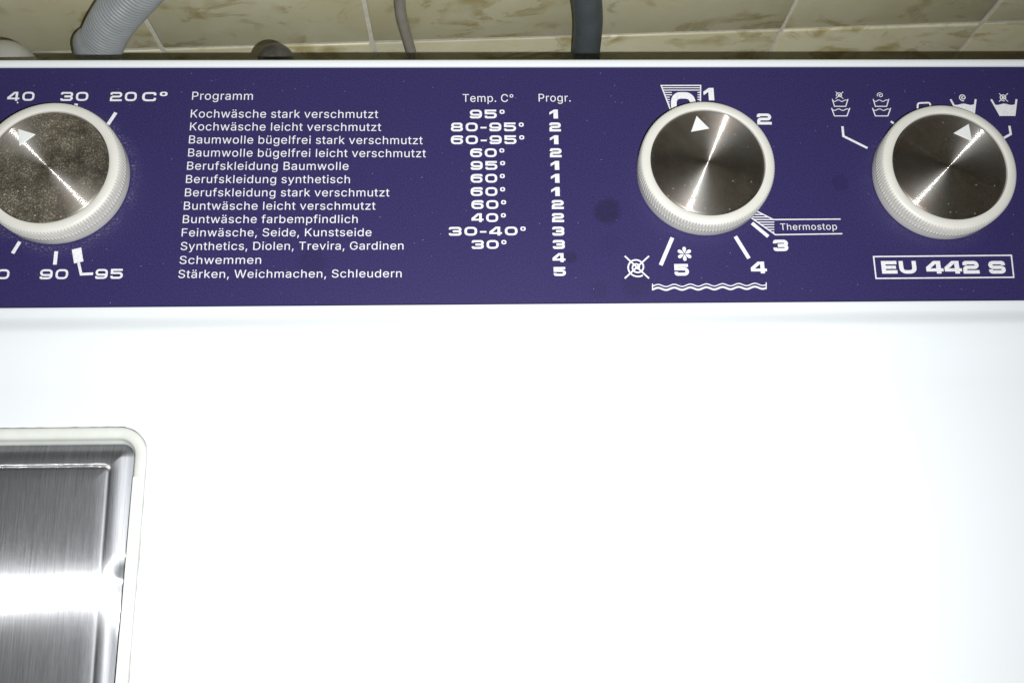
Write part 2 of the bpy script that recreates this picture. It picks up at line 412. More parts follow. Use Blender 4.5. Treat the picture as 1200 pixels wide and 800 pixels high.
def spread(segs):
    out = []
    for a, b, n in segs: out += [a + (b - a) * i / n for i in range(n)]
    return out + [segs[-1][1]]
gx = spread([(LX0 + .003, LX0 + .02, 14), (LX0 + .02, -.150, 10), (-.150, -.118, 40), (-.118, LX1 - .003, 80)])
gy = spread([(LY0 + .003, LY0 + .02, 14), (LY0 + .02, -.05, 10), (-.05, .040, 130), (.040, LY1 - .003, 56)])
nx, ny = len(gx), len(gy)
v = [(x, y, lid_z(x, y)) for y in gy for x in gx]
f = []
for j in range(ny - 1):
    for i in range(nx - 1):
        if all(sdf(gx[i + a], gy[j + b], LX0, LX1, LY0, LY1, LR) < -.0022 for a in (0, 1) for b in (0, 1)):
            f.append((j * nx + i, j * nx + i + 1, (j + 1) * nx + i + 1, (j + 1) * nx + i))
me = mesh('lid', v, f)
uv = me.uv_layers.new(name='UVMap')
for lp in me.loops:
    co = me.vertices[lp.vertex_index].co; uv.data[lp.index].uv = (co.x * 4, co.y * 4)
lid = part('lid', me, M_ST, smooth=180)

# ---------------------------------------------------------------- control panel and its print
panel = part('control_panel', box_mesh('control_panel', XL + .004, XR - .004, .0951, .1786, -.0014, 0, .00012, 1), M_PU)
PZ = 0.00010
def printed(name, contours=None, vf=None, label=None):
    vv, ff_ = vf if vf else fill(contours)
    o = part(name, mesh(name, [(x, y, PZ) for x, y in vv], ff_), M_PR, panel)
    if label: o['label'] = label
    return o

GL = {}
for line in """,|188|38,-119 68,71 137,71 84,-119
.|188|95,-4 86,-4 78,-1 70,3 63,9 57,16 53,24 50,32 50,41 50,50 53,59 57,66 63,73 70,79 78,83 86,86 95,87 104,86 113,83 121,79 128,73 134,66 138,59 140,50 141,41 140,32 138,24 134,16 128,9 121,3 113,-1 104,-4
B|456|60,0 60,509 241,509 266,508 289,504 310,499 329,491 345,481 359,469 371,456 381,442 388,426 394,410 397,392 398,374 397,358 395,344 392,331 387,320 380,310 373,301 365,293 356,286 347,280 336,275 326,270 315,267 315,262 327,261 339,257 351,252 363,245 374,237 385,227 394,216 402,203 409,189 414,173 417,155 418,136 417,117 413,100 408,83 400,67 390,52 377,39 362,28 344,18 324,10 301,4 275,1 247,0;125,57 245,57 272,58 296,63 315,70 330,80 341,92 349,105 354,120 355,137 355,149 352,161 348,173 342,184 335,194 327,203 317,211 306,218 293,224 279,228 264,230 248,231 125,231;125,285 238,285 252,286 265,288 277,291 288,296 299,302 308,309 316,317 323,326 329,337 333,348 335,359 336,372 334,388 330,403 323,417 313,429 299,439 283,446 263,450 240,452 125,452
C|510|267,-7 235,-5 205,1 177,11 150,25 126,42 104,63 86,88 70,115 57,146 48,179 42,215 40,254 42,293 48,329 57,362 70,393 86,421 104,445 126,466 150,484 177,498 205,508 235,514 267,516 286,515 305,513 323,509 340,504 357,498 373,490 388,481 402,471 415,460 427,447 438,433 448,418 456,402 463,385 469,367 473,348 408,348 405,361 401,373 395,384 389,395 382,404 375,413 366,421 357,428 348,435 337,440 327,445 315,449 304,452 292,454 280,455 267,456 245,454 223,450 203,443 184,432 166,419 150,403 137,385 125,364 116,340 109,314 105,285 103,254 105,223 109,194 116,168 125,145 137,123 151,105 166,89 184,76 203,66 223,59 245,54 267,53 280,53 292,55 304,57 315,60 327,64 337,69 348,74 357,81 366,88 375,96 382,105 389,114 395,125 401,136 405,148 408,160 473,160 469,142 463,124 457,107 448,91 438,76 428,62 416,49 402,38 388,28 373,19 357,11 341,5 323,0 305,-4 286,-6
D|502|219,0 96,0 96,57 215,57 244,58 272,63 296,70 318,81 337,94 354,110 368,128 379,149 388,172 394,198 398,226 399,255 398,285 394,312 388,337 379,361 368,381 354,399 338,415 320,428 299,438 275,446 249,450 221,452 93,452 93,509 225,509 261,507 294,501 325,492 353,478 377,461 399,441 418,418 433,391 446,361 455,329 460,293 462,255 460,217 455,181 446,149 433,119 417,92 398,68 376,48 351,31 322,17 291,8 256,2;125,509 125,0 60,0 60,509
F|410|60,0 60,509 369,509 369,452 125,452 125,278 346,278 346,221 125,221 125,0
G|520|269,-7 236,-5 205,1 176,11 149,25 125,43 104,64 85,88 69,116 57,146 47,179 42,215 40,254 42,293 47,329 57,362 69,393 85,421 103,445 125,466 149,484 175,498 203,508 233,514 265,516 285,515 304,513 322,509 340,504 358,497 374,489 389,480 403,469 416,458 429,445 439,431 449,416 458,401 465,384 470,367 474,349 408,349 404,361 399,372 393,383 387,393 380,403 373,411 365,420 356,427 347,434 337,439 326,444 315,448 304,452 291,454 279,455 265,456 243,454 222,450 202,443 183,432 166,419 150,404 137,385 125,364 116,340 109,314 105,285 103,254 105,223 109,194 116,168 125,145 137,124 151,105 166,90 184,76 203,66 224,59 246,54 269,53 290,54 309,57 328,63 345,71 360,81 374,93 386,107 396,123 404,141 410,160 414,180 415,202 434,199 283,199 283,256 478,256 478,200 476,170 471,141 463,115 451,91 436,69 419,50 399,33 377,19 352,8 326,0 298,-5
K|467|104,145 104,216 113,228 122,239 130,250 139,261 148,272 157,282 165,293 174,303 184,314 193,324 202,334 212,344 364,509 448,509 231,276 228,276;60,0 60,509 125,509 125,334 124,225 125,193 125,0;372,0 188,259 228,309 449,0
P|445|60,0 60,509 235,509 263,507 289,503 312,497 332,487 350,476 366,462 379,447 390,430 398,411 404,391 407,370 409,348 407,325 404,304 398,284 390,265 379,248 366,233 350,219 332,207 312,198 289,191 263,187 235,186 109,186 109,242 233,242 252,243 269,246 284,250 297,256 308,264 318,272 327,282 333,294 338,306 342,319 344,333 344,348 344,362 342,376 338,389 333,402 326,413 318,423 308,431 297,439 284,444 268,449 251,451 232,452 125,452 125,0
S|447|224,-9 197,-8 172,-4 149,1 128,9 108,19 91,31 76,45 64,60 54,77 46,96 41,115 38,137 104,137 107,123 110,110 116,98 123,88 132,79 142,71 154,64 166,59 180,55 194,52 209,50 224,49 241,50 257,52 272,55 286,60 299,66 311,74 321,82 329,92 336,102 341,114 345,126 346,139 345,151 342,161 338,171 332,179 325,186 316,193 307,199 296,205 284,209 272,214 259,218 245,222 184,239 154,249 128,260 105,274 86,289 71,307 60,326 54,348 52,372 53,393 58,413 65,431 75,448 87,463 102,476 119,488 138,498 158,506 180,511 203,514 227,516 252,514 275,511 296,505 316,498 334,488 351,476 365,463 377,449 387,433 394,415 399,397 401,378 337,378 334,396 326,412 316,426 302,437 286,447 267,453 247,457 225,459 209,458 194,456 180,452 167,448 156,442 145,435 136,427 129,418 123,409 118,398 116,387 115,376 116,363 119,352 124,342 131,334 139,326 148,319 158,313 169,308 180,304 191,300 202,296 212,293 264,279 276,276 287,272 299,268 312,264 324,258 336,252 347,245 359,238 369,229 379,220 387,209 395,198 401,185 405,171 407,155 408,139 407,118 403,99 396,81 386,64 374,48 360,34 343,21 323,11 302,2 278,-4 252,-8
T|449|32,452 32,509 417,509 417,452 257,452 257,0 193,0 193,452
W|686|155,0 16,509 82,509 163,196 166,183 170,171 173,158 175,145 187,94 189,80 192,67 195,53 197,40 189,40 192,53 194,67 197,80 200,94 203,107 205,120 208,133 211,145 224,196 306,509 380,509 462,196 465,183 468,171 471,158 474,145 486,94 489,80 492,67 494,53 497,40 488,40 491,53 493,67 496,80 499,94 502,107 504,120 507,133 510,145 523,196 603,509 670,509 530,0 455,0 368,323 363,339 359,356 355,373 351,391 347,410 344,431 340,452 336,475 350,475 346,453 342,433 339,413 335,395 331,377 327,359 323,341 318,323 230,0
a|389|160,-9 142,-8 126,-5 110,-1 94,5 80,12 68,22 57,32 48,45 40,58 35,73 31,90 30,108 31,123 34,138 38,150 43,161 50,171 58,179 67,187 78,193 89,199 100,203 112,207 125,211 138,213 152,216 165,218 178,220 234,227 244,228 252,230 259,232 265,235 270,238 273,243 275,248 276,255 276,257 275,268 273,279 271,288 267,297 262,304 256,311 248,317 240,322 230,326 220,329 208,330 196,331 183,330 171,329 159,326 149,322 140,318 132,313 124,307 118,301 112,294 107,288 103,281 100,274 41,291 48,308 57,322 67,335 79,346 91,355 104,364 118,370 133,375 148,379 163,382 179,384 194,384 204,384 215,383 227,382 239,379 251,376 263,372 275,367 286,360 296,353 306,343 315,333 322,320 329,306 333,290 336,272 337,251 337,0 277,0 277,52 272,52 269,45 264,38 258,32 252,25 244,18 236,12 226,6 215,1 203,-3 190,-6 176,-8;170,45 187,46 202,49 216,53 228,59 239,66 248,74 257,83 263,93 269,104 272,115 275,126 276,138 276,190 273,188 270,186 265,184 259,182 253,180 246,179 239,177 231,176 200,171 175,168 165,166 154,164 144,162 134,159 125,155 117,150 110,145 103,139 98,132 95,124 93,115 92,105 92,95 94,87 98,79 102,72 107,66 114,61 121,56 130,52 139,49 149,47 159,46
b|424|229,-8 213,-7 198,-5 184,-1 172,4 162,10 153,17 145,24 138,31 132,39 127,46 122,53 118,59 112,59 112,0 53,0 53,509 114,509 114,319 118,319 122,325 127,331 132,338 137,346 144,353 152,360 161,367 171,373 183,378 197,381 212,384 229,384 252,383 274,378 294,371 313,361 330,347 345,332 359,313 370,293 379,270 385,245 389,218 390,189 389,160 385,133 379,108 370,84 359,64 346,45 330,29 313,16 294,5 274,-2 252,-7;220,47 237,48 253,51 267,57 279,66 291,76 301,88 309,101 316,117 321,133 325,151 327,170 328,189 327,209 325,227 321,245 316,261 309,276 301,290 291,301 280,311 267,319 253,325 237,329 220,330 203,329 188,325 174,320 161,312 150,302 140,291 132,278 125,263 120,247 116,229 113,210 113,189 113,169 116,150 120,132 125,115 132,100 140,86 150,75 162,65 174,57 188,51 204,48
c|396|207,-8 182,-7 159,-2 137,6 117,16 98,30 82,46 68,64 56,85 46,108 40,133 36,159 34,187 36,216 40,243 46,268 56,291 68,312 82,330 98,346 117,360 137,371 159,378 182,383 207,384 221,384 234,383 247,380 260,377 272,373 284,368 295,362 305,356 315,349 324,341 332,332 340,322 347,312 353,301 358,289 362,277 303,262 301,269 298,276 294,283 290,289 286,295 281,301 276,306 270,311 264,315 257,319 250,322 242,325 234,327 226,329 217,329 207,330 189,329 173,325 158,319 145,310 134,300 124,287 115,274 108,258 103,242 99,224 97,206 96,187 97,169 99,151 103,134 108,117 115,102 124,89 134,76 145,66 158,57 173,51 189,48 207,46 217,47 226,48 234,49 243,52 250,54 258,58 264,62 271,66 277,71 282,76 287,82 292,89 296,95 299,102 302,110 304,117 363,102 359,90 354,78 348,67 341,56 334,46 325,37 316,29 306,21 296,15 285,9 273,4 261,-1 248,-4 235,-6 221,-8
d|424|195,-8 172,-7 151,-2 130,5 111,16 94,29 79,45 66,64 55,84 46,108 39,133 35,160 34,189 35,218 39,245 46,270 55,293 66,313 79,332 95,347 112,361 131,371 151,378 173,383 196,384 213,384 228,381 241,378 253,373 263,367 272,360 280,353 287,346 293,338 298,331 303,325 306,319 311,319 311,509 372,509 372,0 313,0 313,59 307,59 303,53 298,46 293,39 287,31 280,24 272,17 263,10 252,4 241,-1 227,-5 212,-7;205,47 221,48 236,51 250,57 263,65 274,75 284,86 293,100 299,115 305,132 309,150 311,169 312,189 311,210 309,229 305,247 300,263 293,278 284,291 275,302 263,312 251,320 237,325 221,329 205,330 187,329 172,325 157,319 145,311 133,301 124,290 115,276 108,261 103,245 99,227 97,209 96,189 97,170 99,151 103,133 109,117 115,101 124,88 134,76 145,66 158,57 172,51 188,48
e|404|212,-8 185,-7 161,-2 138,6 117,16 98,30 82,46 68,64 56,85 46,108 40,132 35,159 34,187 35,215 39,242 46,267 55,290 67,311 81,329 97,346 115,359 135,370 157,378 180,383 205,384 221,384 236,382 251,379 266,374 280,368 294,361 307,351 319,341 331,329 341,315 350,299 357,282 363,263 368,242 370,219 371,194 371,169 75,169 75,221 338,221 310,202 309,220 307,237 303,254 298,269 291,282 283,294 273,305 263,314 250,321 237,326 222,329 205,330 189,329 173,326 159,321 146,313 135,304 125,294 116,282 109,270 103,256 99,241 97,226 96,211 96,178 97,157 100,139 104,122 110,106 118,92 128,80 139,70 151,61 165,55 179,50 195,47 212,46 224,47 234,48 244,50 254,53 263,56 271,61 278,66 285,73 292,80 297,88 302,96 306,105 365,91 360,77 353,63 345,51 335,39 324,29 311,19 298,11 283,4 266,-1 249,-5 231,-7
f|254|228,379 228,327 6,327 6,379;81,0 81,432 82,447 84,461 89,474 96,486 104,496 113,505 124,513 135,519 148,524 161,527 174,529 187,530 197,530 207,529 215,528 222,527 229,525 234,524 239,522 243,521 227,468 215,472 211,473 206,473 200,474 195,474 182,473 171,470 162,466 154,460 149,452 145,443 142,431 142,419 142,0
g|425|207,-151 187,-150 168,-148 150,-144 134,-140 119,-134 105,-127 93,-119 82,-110 73,-101 64,-91 57,-80 51,-69 101,-41 106,-47 110,-53 116,-59 122,-66 128,-72 136,-78 145,-83 154,-88 165,-92 178,-95 192,-97 207,-97 229,-96 249,-92 267,-85 282,-75 295,-62 304,-47 310,-28 311,-6 311,68 306,68 302,62 298,56 293,49 287,41 280,34 272,28 263,21 252,16 241,11 227,8 212,5 195,5 173,6 152,10 132,17 113,27 95,39 80,53 67,71 55,90 46,112 39,136 35,163 34,191 35,220 39,246 46,271 55,293 66,314 80,332 95,347 112,361 131,371 152,378 173,383 196,384 213,384 228,382 242,378 253,373 264,367 273,360 281,353 288,346 294,338 299,331 304,325 308,319 313,319 313,379 372,379 372,-9 371,-32 367,-54 360,-73 350,-90 338,-104 324,-117 308,-127 291,-136 271,-142 251,-147 229,-150;205,59 222,60 237,63 251,68 264,75 275,84 285,95 293,107 300,121 305,137 309,154 312,172 312,193 312,212 309,231 305,248 300,264 293,278 285,291 275,303 264,312 251,320 237,325 222,329 205,330 188,329 172,325 158,320 145,312 134,302 124,290 115,277 109,262 103,246 99,229 97,212 96,193 97,173 99,155 103,138 109,123 116,108 124,96 134,85 145,76 158,68 172,63 188,60
h|410|114,227 114,0 53,0 53,509 114,509 114,287 102,287 112,312 124,332 137,349 152,362 169,372 187,379 207,383 227,384 246,383 264,380 280,376 295,369 309,360 321,349 332,336 341,321 348,304 353,285 356,264 357,240 357,0 296,0 296,235 295,256 290,275 283,291 273,304 260,315 246,323 229,328 210,329 197,328 184,326 172,322 161,317 150,311 141,303 133,293 126,283 121,271 117,257 114,243
i|167|53,0 53,379 114,379 114,0;84,443 75,444 67,446 60,449 54,455 48,461 44,468 42,475 41,483 42,491 44,499 48,506 54,512 60,517 67,521 75,523 84,524 92,523 100,521 107,517 114,512 119,506 123,499 126,491 126,483 126,475 123,468 119,461 114,455 107,449 100,446 92,444
k|381|110,137 110,212 121,212 284,379 360,379 184,199 177,199;53,0 53,509 114,509 114,0;294,0 148,186 191,229 372,0
l|176|57,0 57,509 119,509 119,0
m|610|53,0 53,379 112,379 112,295 108,295 112,310 118,323 125,335 132,346 141,355 151,363 161,370 172,376 183,380 195,384 207,386 219,386 239,385 257,380 273,372 287,361 299,347 309,331 316,314 321,295 312,295 317,308 322,321 329,332 337,343 347,353 357,361 368,369 381,375 394,380 407,383 422,385 437,386 453,385 468,383 483,378 497,372 510,364 522,354 532,342 541,328 548,313 553,296 556,276 557,255 557,0 496,0 496,254 494,273 490,289 483,302 473,313 460,321 447,326 433,329 419,330 406,330 395,328 384,324 374,320 365,314 358,307 351,299 345,290 341,280 338,270 336,259 335,247 335,0 274,0 274,260 273,275 269,288 262,301 253,311 242,320 229,326 215,329 199,330 188,330 178,328 168,325 158,320 148,314 140,307 132,299 126,289 121,278 117,266 114,253 114,238 114,0
n|410|114,227 114,0 53,0 53,379 112,379 112,287 102,287 112,312 124,332 137,349 152,362 169,372 187,379 207,383 227,384 246,383 264,380 280,376 295,369 309,360 321,349 332,336 341,321 348,304 353,285 356,264 357,240 357,0 296,0 296,235 295,256 290,275 283,291 273,304 260,315 246,323 229,328 210,329 197,328 184,326 172,322 161,317 150,311 141,303 133,293 126,283 121,271 117,257 114,243
o|415|207,-8 182,-7 159,-2 137,6 117,16 98,30 82,46 68,64 56,85 46,108 40,133 36,159 34,187 36,216 40,243 46,268 56,291 68,312 82,330 98,346 117,360 137,371 159,378 182,383 207,384 233,383 256,378 278,371 299,360 317,346 333,330 347,312 359,291 369,268 376,243 380,216 381,187 380,159 376,133 369,108 359,85 347,64 333,46 317,30 299,16 278,6 256,-2 233,-7;207,46 226,48 242,51 257,57 270,66 282,76 292,89 300,102 307,117 312,134 316,151 318,169 319,187 318,206 316,224 312,242 307,258 300,274 292,287 282,300 270,310 257,319 242,325 226,329 207,330 189,329 173,325 158,319 145,310 134,300 124,287 115,274 108,258 103,242 99,224 97,206 96,187 97,169 99,151 103,134 108,117 115,102 124,89 134,76 145,66 158,57 173,51 189,48
p|424|53,-143 53,379 112,379 112,319 118,319 122,325 126,331 131,338 137,346 144,353 152,360 161,367 171,373 183,378 197,381 212,384 229,384 252,383 274,378 294,371 313,361 330,347 345,332 359,313 370,293 379,270 385,245 389,218 390,189 389,160 385,133 379,108 370,84 359,64 346,45 330,29 313,16 294,5 274,-2 252,-7 229,-8 213,-7 198,-5 184,-1 173,4 162,10 153,17 145,24 138,31 132,39 127,46 122,53 118,59 114,59 114,-143;220,47 237,48 253,51 267,57 279,66 291,76 301,88 309,101 316,117 321,133 325,151 327,170 328,189 327,209 325,227 321,245 316,261 309,276 301,290 291,301 280,311 267,319 253,325 237,329 220,330 203,329 188,325 174,320 161,312 150,302 140,291 132,278 125,263 120,247 116,229 113,210 113,189 113,169 116,150 120,132 125,115 132,100 140,86 150,75 162,65 174,57 188,51 204,48
r|259|53,0 53,379 112,379 112,321 115,321 122,335 130,347 140,358 152,367 166,375 181,380 196,384 213,385 229,384 243,384 243,322 230,324 224,325 219,325 213,326 207,326 194,325 182,323 170,319 159,315 149,309 140,301 132,293 126,284 121,273 117,262 114,250 114,237 114,0
s|365|182,-8 163,-7 145,-5 128,-2 112,3 98,10 84,18 72,27 62,38 53,50 45,63 40,78 36,94 94,107 99,92 105,79 114,69 124,60 136,54 150,49 165,46 181,45 200,46 217,50 232,55 244,62 255,71 262,81 267,91 268,103 267,112 265,121 260,129 254,136 246,142 237,147 225,151 212,155 149,170 125,177 104,186 87,196 72,208 61,222 53,237 48,255 47,274 48,290 51,305 57,319 65,332 75,343 87,354 100,363 115,370 131,377 149,381 167,384 187,384 206,384 223,381 239,378 254,372 267,366 279,358 290,349 299,339 307,328 314,316 319,303 324,290 268,277 264,288 258,298 251,307 243,316 232,323 219,328 205,331 187,333 171,332 156,329 143,324 131,317 121,308 114,299 110,289 109,277 110,267 112,258 117,250 124,243 133,237 144,232 157,227 172,223 229,209 254,202 275,194 292,183 306,171 317,158 325,142 330,125 331,107 330,90 326,75 321,61 312,47 302,35 290,24 276,15 260,6 242,0 223,-5 203,-7
t|227|204,379 204,327 6,327 6,379;65,471 126,471 126,98 127,86 128,76 132,68 136,61 142,56 150,53 159,51 170,50 185,51 202,54 213,2 208,0 203,-1 198,-2 192,-3 186,-3 180,-4 174,-4 168,-4 145,-3 125,2 107,10 92,21 80,35 72,52 67,71 65,93
u|410|182,-5 164,-4 146,-1 130,4 115,11 101,20 89,31 78,44 69,59 62,76 57,95 54,116 53,139 53,379 114,379 114,144 115,123 119,105 127,89 137,75 150,64 164,56 181,52 200,50 213,51 226,53 238,57 249,62 259,69 268,77 276,86 283,97 289,109 293,122 295,137 296,153 296,379 357,379 357,0 298,0 298,92 307,92 297,67 286,47 272,30 257,17 240,7 222,0 203,-4
v|389|163,0 17,379 84,379 165,155 171,138 177,121 182,104 187,87 191,70 196,53 201,37 206,21 184,21 189,37 194,53 198,70 203,87 207,104 213,121 218,138 224,155 305,379 371,379 226,0
w|567|138,0 23,379 87,379 133,214 138,196 143,177 149,157 154,137 159,115 165,91 170,67 175,41 165,41 170,66 175,90 180,113 186,135 191,156 196,176 201,195 206,214 252,379 316,379 362,214 366,196 371,176 376,157 382,136 387,114 392,91 397,67 402,41 391,41 397,66 402,90 408,113 413,135 418,156 423,176 429,195 434,214 480,379 545,379 429,0 368,0 319,172 305,225 301,239 297,252 294,266 291,280 277,338 291,338 277,280 263,225 259,211 255,198 252,185 248,172 199,0
y|389|47,-139 61,-86 71,-87 80,-89 88,-90 96,-90 104,-89 111,-87 118,-84 124,-80 130,-74 136,-67 141,-58 146,-48 151,-36 163,-1 17,379 84,379 165,155 171,138 177,121 182,104 187,87 191,70 196,53 201,37 206,21 184,21 188,37 193,53 198,70 202,87 207,104 212,121 218,138 224,155 305,379 371,379 204,-58 198,-72 191,-85 184,-97 177,-107 168,-116 159,-124 150,-130 139,-136 128,-140 117,-143 104,-145 91,-145 84,-145 77,-145 71,-144 65,-143 59,-142 54,-141 51,-140
z|380|42,0 42,46 254,320 254,323 48,323 48,379 333,379 333,331 126,60 126,56 339,56 339,0
°|316|158,283 143,284 128,287 114,292 101,298 88,307 77,316 67,327 59,340 52,353 47,367 44,382 43,397 44,413 47,428 52,442 59,455 67,468 77,479 88,489 101,497 114,504 128,509 143,512 158,513 174,512 188,509 202,504 216,497 228,489 239,479 249,468 257,455 264,442 269,428 272,413 273,397 272,382 269,367 264,353 257,340 249,327 239,316 228,307 216,298 202,292 188,287 174,284;158,334 167,335 175,336 183,339 190,343 197,347 203,353 209,359 213,366 217,373 220,381 221,389 222,397 221,406 220,414 217,422 213,430 209,437 203,443 197,448 190,453 183,457 175,459 167,461 158,462 150,461 141,459 134,457 126,453 119,448 113,443 108,437 103,430 99,422 97,414 95,406 95,397 95,389 97,381 99,373 103,366 108,359 113,353 119,347 126,343 134,339 141,336 150,335
ä|389|160,-9 142,-8 126,-5 110,-1 94,5 80,12 68,22 57,32 48,45 40,58 35,73 31,90 30,108 31,123 34,138 38,150 43,161 50,171 58,179 67,187 78,193 89,199 100,203 112,207 125,211 138,213 152,216 165,218 178,220 234,227 244,228 252,230 259,232 265,235 270,238 273,243 275,248 276,255 276,257 275,268 273,279 271,288 267,297 262,304 256,311 248,317 240,322 230,326 220,329 208,330 196,331 183,330 171,329 159,326 149,322 140,318 132,313 124,307 118,301 112,294 107,288 103,281 100,274 41,291 48,308 57,322 67,335 79,346 91,355 104,364 118,370 133,375 148,379 163,382 179,384 194,384 204,384 215,383 227,382 239,379 251,376 263,372 275,367 286,360 296,353 306,343 315,333 322,320 329,306 333,290 336,272 337,251 337,0 277,0 277,52 272,52 269,45 264,38 258,32 252,25 244,18 236,12 226,6 215,1 203,-3 190,-6 176,-8;170,45 187,46 202,49 216,53 228,59 239,66 248,74 257,83 263,93 269,104 272,115 275,126 276,138 276,190 273,188 270,186 265,184 259,182 253,180 246,179 239,177 231,176 200,171 175,168 165,166 154,164 144,162 134,159 125,155 117,150 110,145 103,139 98,132 95,124 93,115 92,105 92,95 94,87 98,79 102,72 107,66 114,61 121,56 130,52 139,49 149,47 159,46;261,443 253,444 246,446 239,449 233,455 227,461 224,468 221,475 221,483 221,491 224,499 227,505 233,512 239,517 246,520 253,523 261,523 269,523 277,520 283,517 290,512 295,505 299,499 301,491 301,483 301,475 299,468 295,461 290,455 283,449 277,446 269,444;117,443 109,444 102,446 95,449 89,455 84,461 80,468 78,475 77,483 78,491 80,499 84,505 89,512 95,517 102,520 109,523 117,523 126,523 133,520 140,517 146,512 151,505 155,499 157,491 158,483 157,475 155,468 151,461 146,455 140,449 133,446 126,444
ü|410|182,-5 164,-4 146,-1 130,4 115,11 101,20 89,31 78,44 69,59 62,76 57,95 54,116 53,139 53,379 114,379 114,144 115,123 119,105 127,89 137,75 150,64 164,56 181,52 200,50 213,51 226,53 238,57 249,62 259,69 268,77 276,86 283,97 289,109 293,122 295,137 296,153 296,379 357,379 357,0 298,0 298,92 307,92 297,67 286,47 272,30 257,17 240,7 222,0 203,-4;277,443 269,444 261,446 254,449 248,455 243,461 239,468 237,475 236,483 237,491 239,499 243,505 248,512 254,517 261,520 269,523 277,523 285,523 292,520 299,517 305,512 311,505 314,499 316,491 317,483 316,475 314,468 311,461 305,455 299,449 292,446 285,444;133,443 125,444 118,446 111,449 104,455 99,461 96,468 93,475 93,483 93,491 96,499 99,505 104,512 111,517 118,520 125,523 133,523 141,523 149,520 155,517 162,512 167,505 170,499 173,491 173,483 173,475 170,468 167,461 162,455 155,449 149,446 141,444
""".strip('\n').split('\n'):
    ch, adv, body = line.split('|')
    GL[ch] = (int(adv) / 1000, [[tuple(int(k) / 1000 for k in q.split(',')) for q in s.split()] for s in body.split(';')])
_gc = {}
def glyph(ch):
    if ch not in _gc: _gc[ch] = fill(GL[ch][1])
    return _gc[ch]
def text(s, x0, x1, yb0, yb1, cap, track=0.022, bold=0.0):
    """one printed line from (x0, yb0) to (x1, yb1), cap letters cap pixels high"""
    X = 0; vs, fs = [], []
    for ch in s:
        if ch == ' ': X += 0.20; continue
        gv, gf = glyph(ch); b = len(vs)
        vs += [(X + q[0], q[1]) for q in gv]; fs += [tuple(b + i for i in q) for q in gf]
        X += GL[ch][0] + track
    lo = min(q[0] for q in vs); hi = max(q[0] for q in vs)
    a = on(x0, yb0); b = on(x1, yb1); top = on(x0, yb0 - cap)
    sy = (top[1] - a[1]) / 0.509
    k = lambda q: (q[0] - lo) / (hi - lo)
    return printed('lettering', vf=([(a[0] + (b[0] - a[0]) * k(q), a[1] + (b[1] - a[1]) * k(q) + q[1] * sy) for q in vs], fs))

# stroke-built extended sans figures
def rounded(pts, rad, closed=False, seg=6):
    out = []; n = len(pts)
    for i, p in enumerate(pts):
        r = rad[i] if isinstance(rad, (list, tuple)) else rad
        if (not closed and i in (0, n - 1)) or r <= 0: out.append(p); continue
        P = Vector(p); A = Vector(pts[i - 1]); B = Vector(pts[(i + 1) % n])
        da = (A - P); db = (B - P); r_ = min(r, da.length * .499, db.length * .499)
        a = P + da.normalized() * r_; b = P + db.normalized() * r_
        for k in range(seg + 1):
            t = k / seg; out.append(tuple(a * (1 - t) ** 2 + P * (2 * t * (1 - t)) * 0.86 + (a + b) * 0.5 * (2 * t * (1 - t)) * 0.14 + b * t * t))
    return out
def area(c): return sum(c[i - 1][0] * c[i][1] - c[i][0] * c[i - 1][1] for i in range(len(c))) / 2
def ccw(c): return c if area(c) > 0 else list(reversed(c))
def stroke(pts, w_, rad=0.0, closed=False, seg=6):
    p = [Vector(q) for q in rounded(pts, rad, closed, seg)]
    p = [q for i, q in enumerate(p) if i == 0 or (q - p[i - 1]).length > 1e-7]
    n = len(p); Lf, Rt = [], []
    for i in range(n):
        d0 = (p[i] - p[i - 1]).normalized() if (i or closed) else (p[1] - p[0]).normalized()
        d1 = (p[(i + 1) % n] - p[i]).normalized() if (i < n - 1 or closed) else d0
        n0 = Vector((-d0.y, d0.x)); n1 = Vector((-d1.y, d1.x)); m = (n0 + n1)
        m = m.normalized() / max(0.35, m.normalized().dot(n0)) if m.length > 1e-6 else n0
        Lf.append(tuple(p[i] + m * w_ / 2)); Rt.append(tuple(p[i] - m * w_ / 2))
    if closed:
        a, b = ccw(Lf), ccw(Rt)
        if abs(area(a)) < abs(area(b)): a, b = b, a
        return [a, list(reversed(b))]
    return [ccw(Lf + list(reversed(Rt)))]
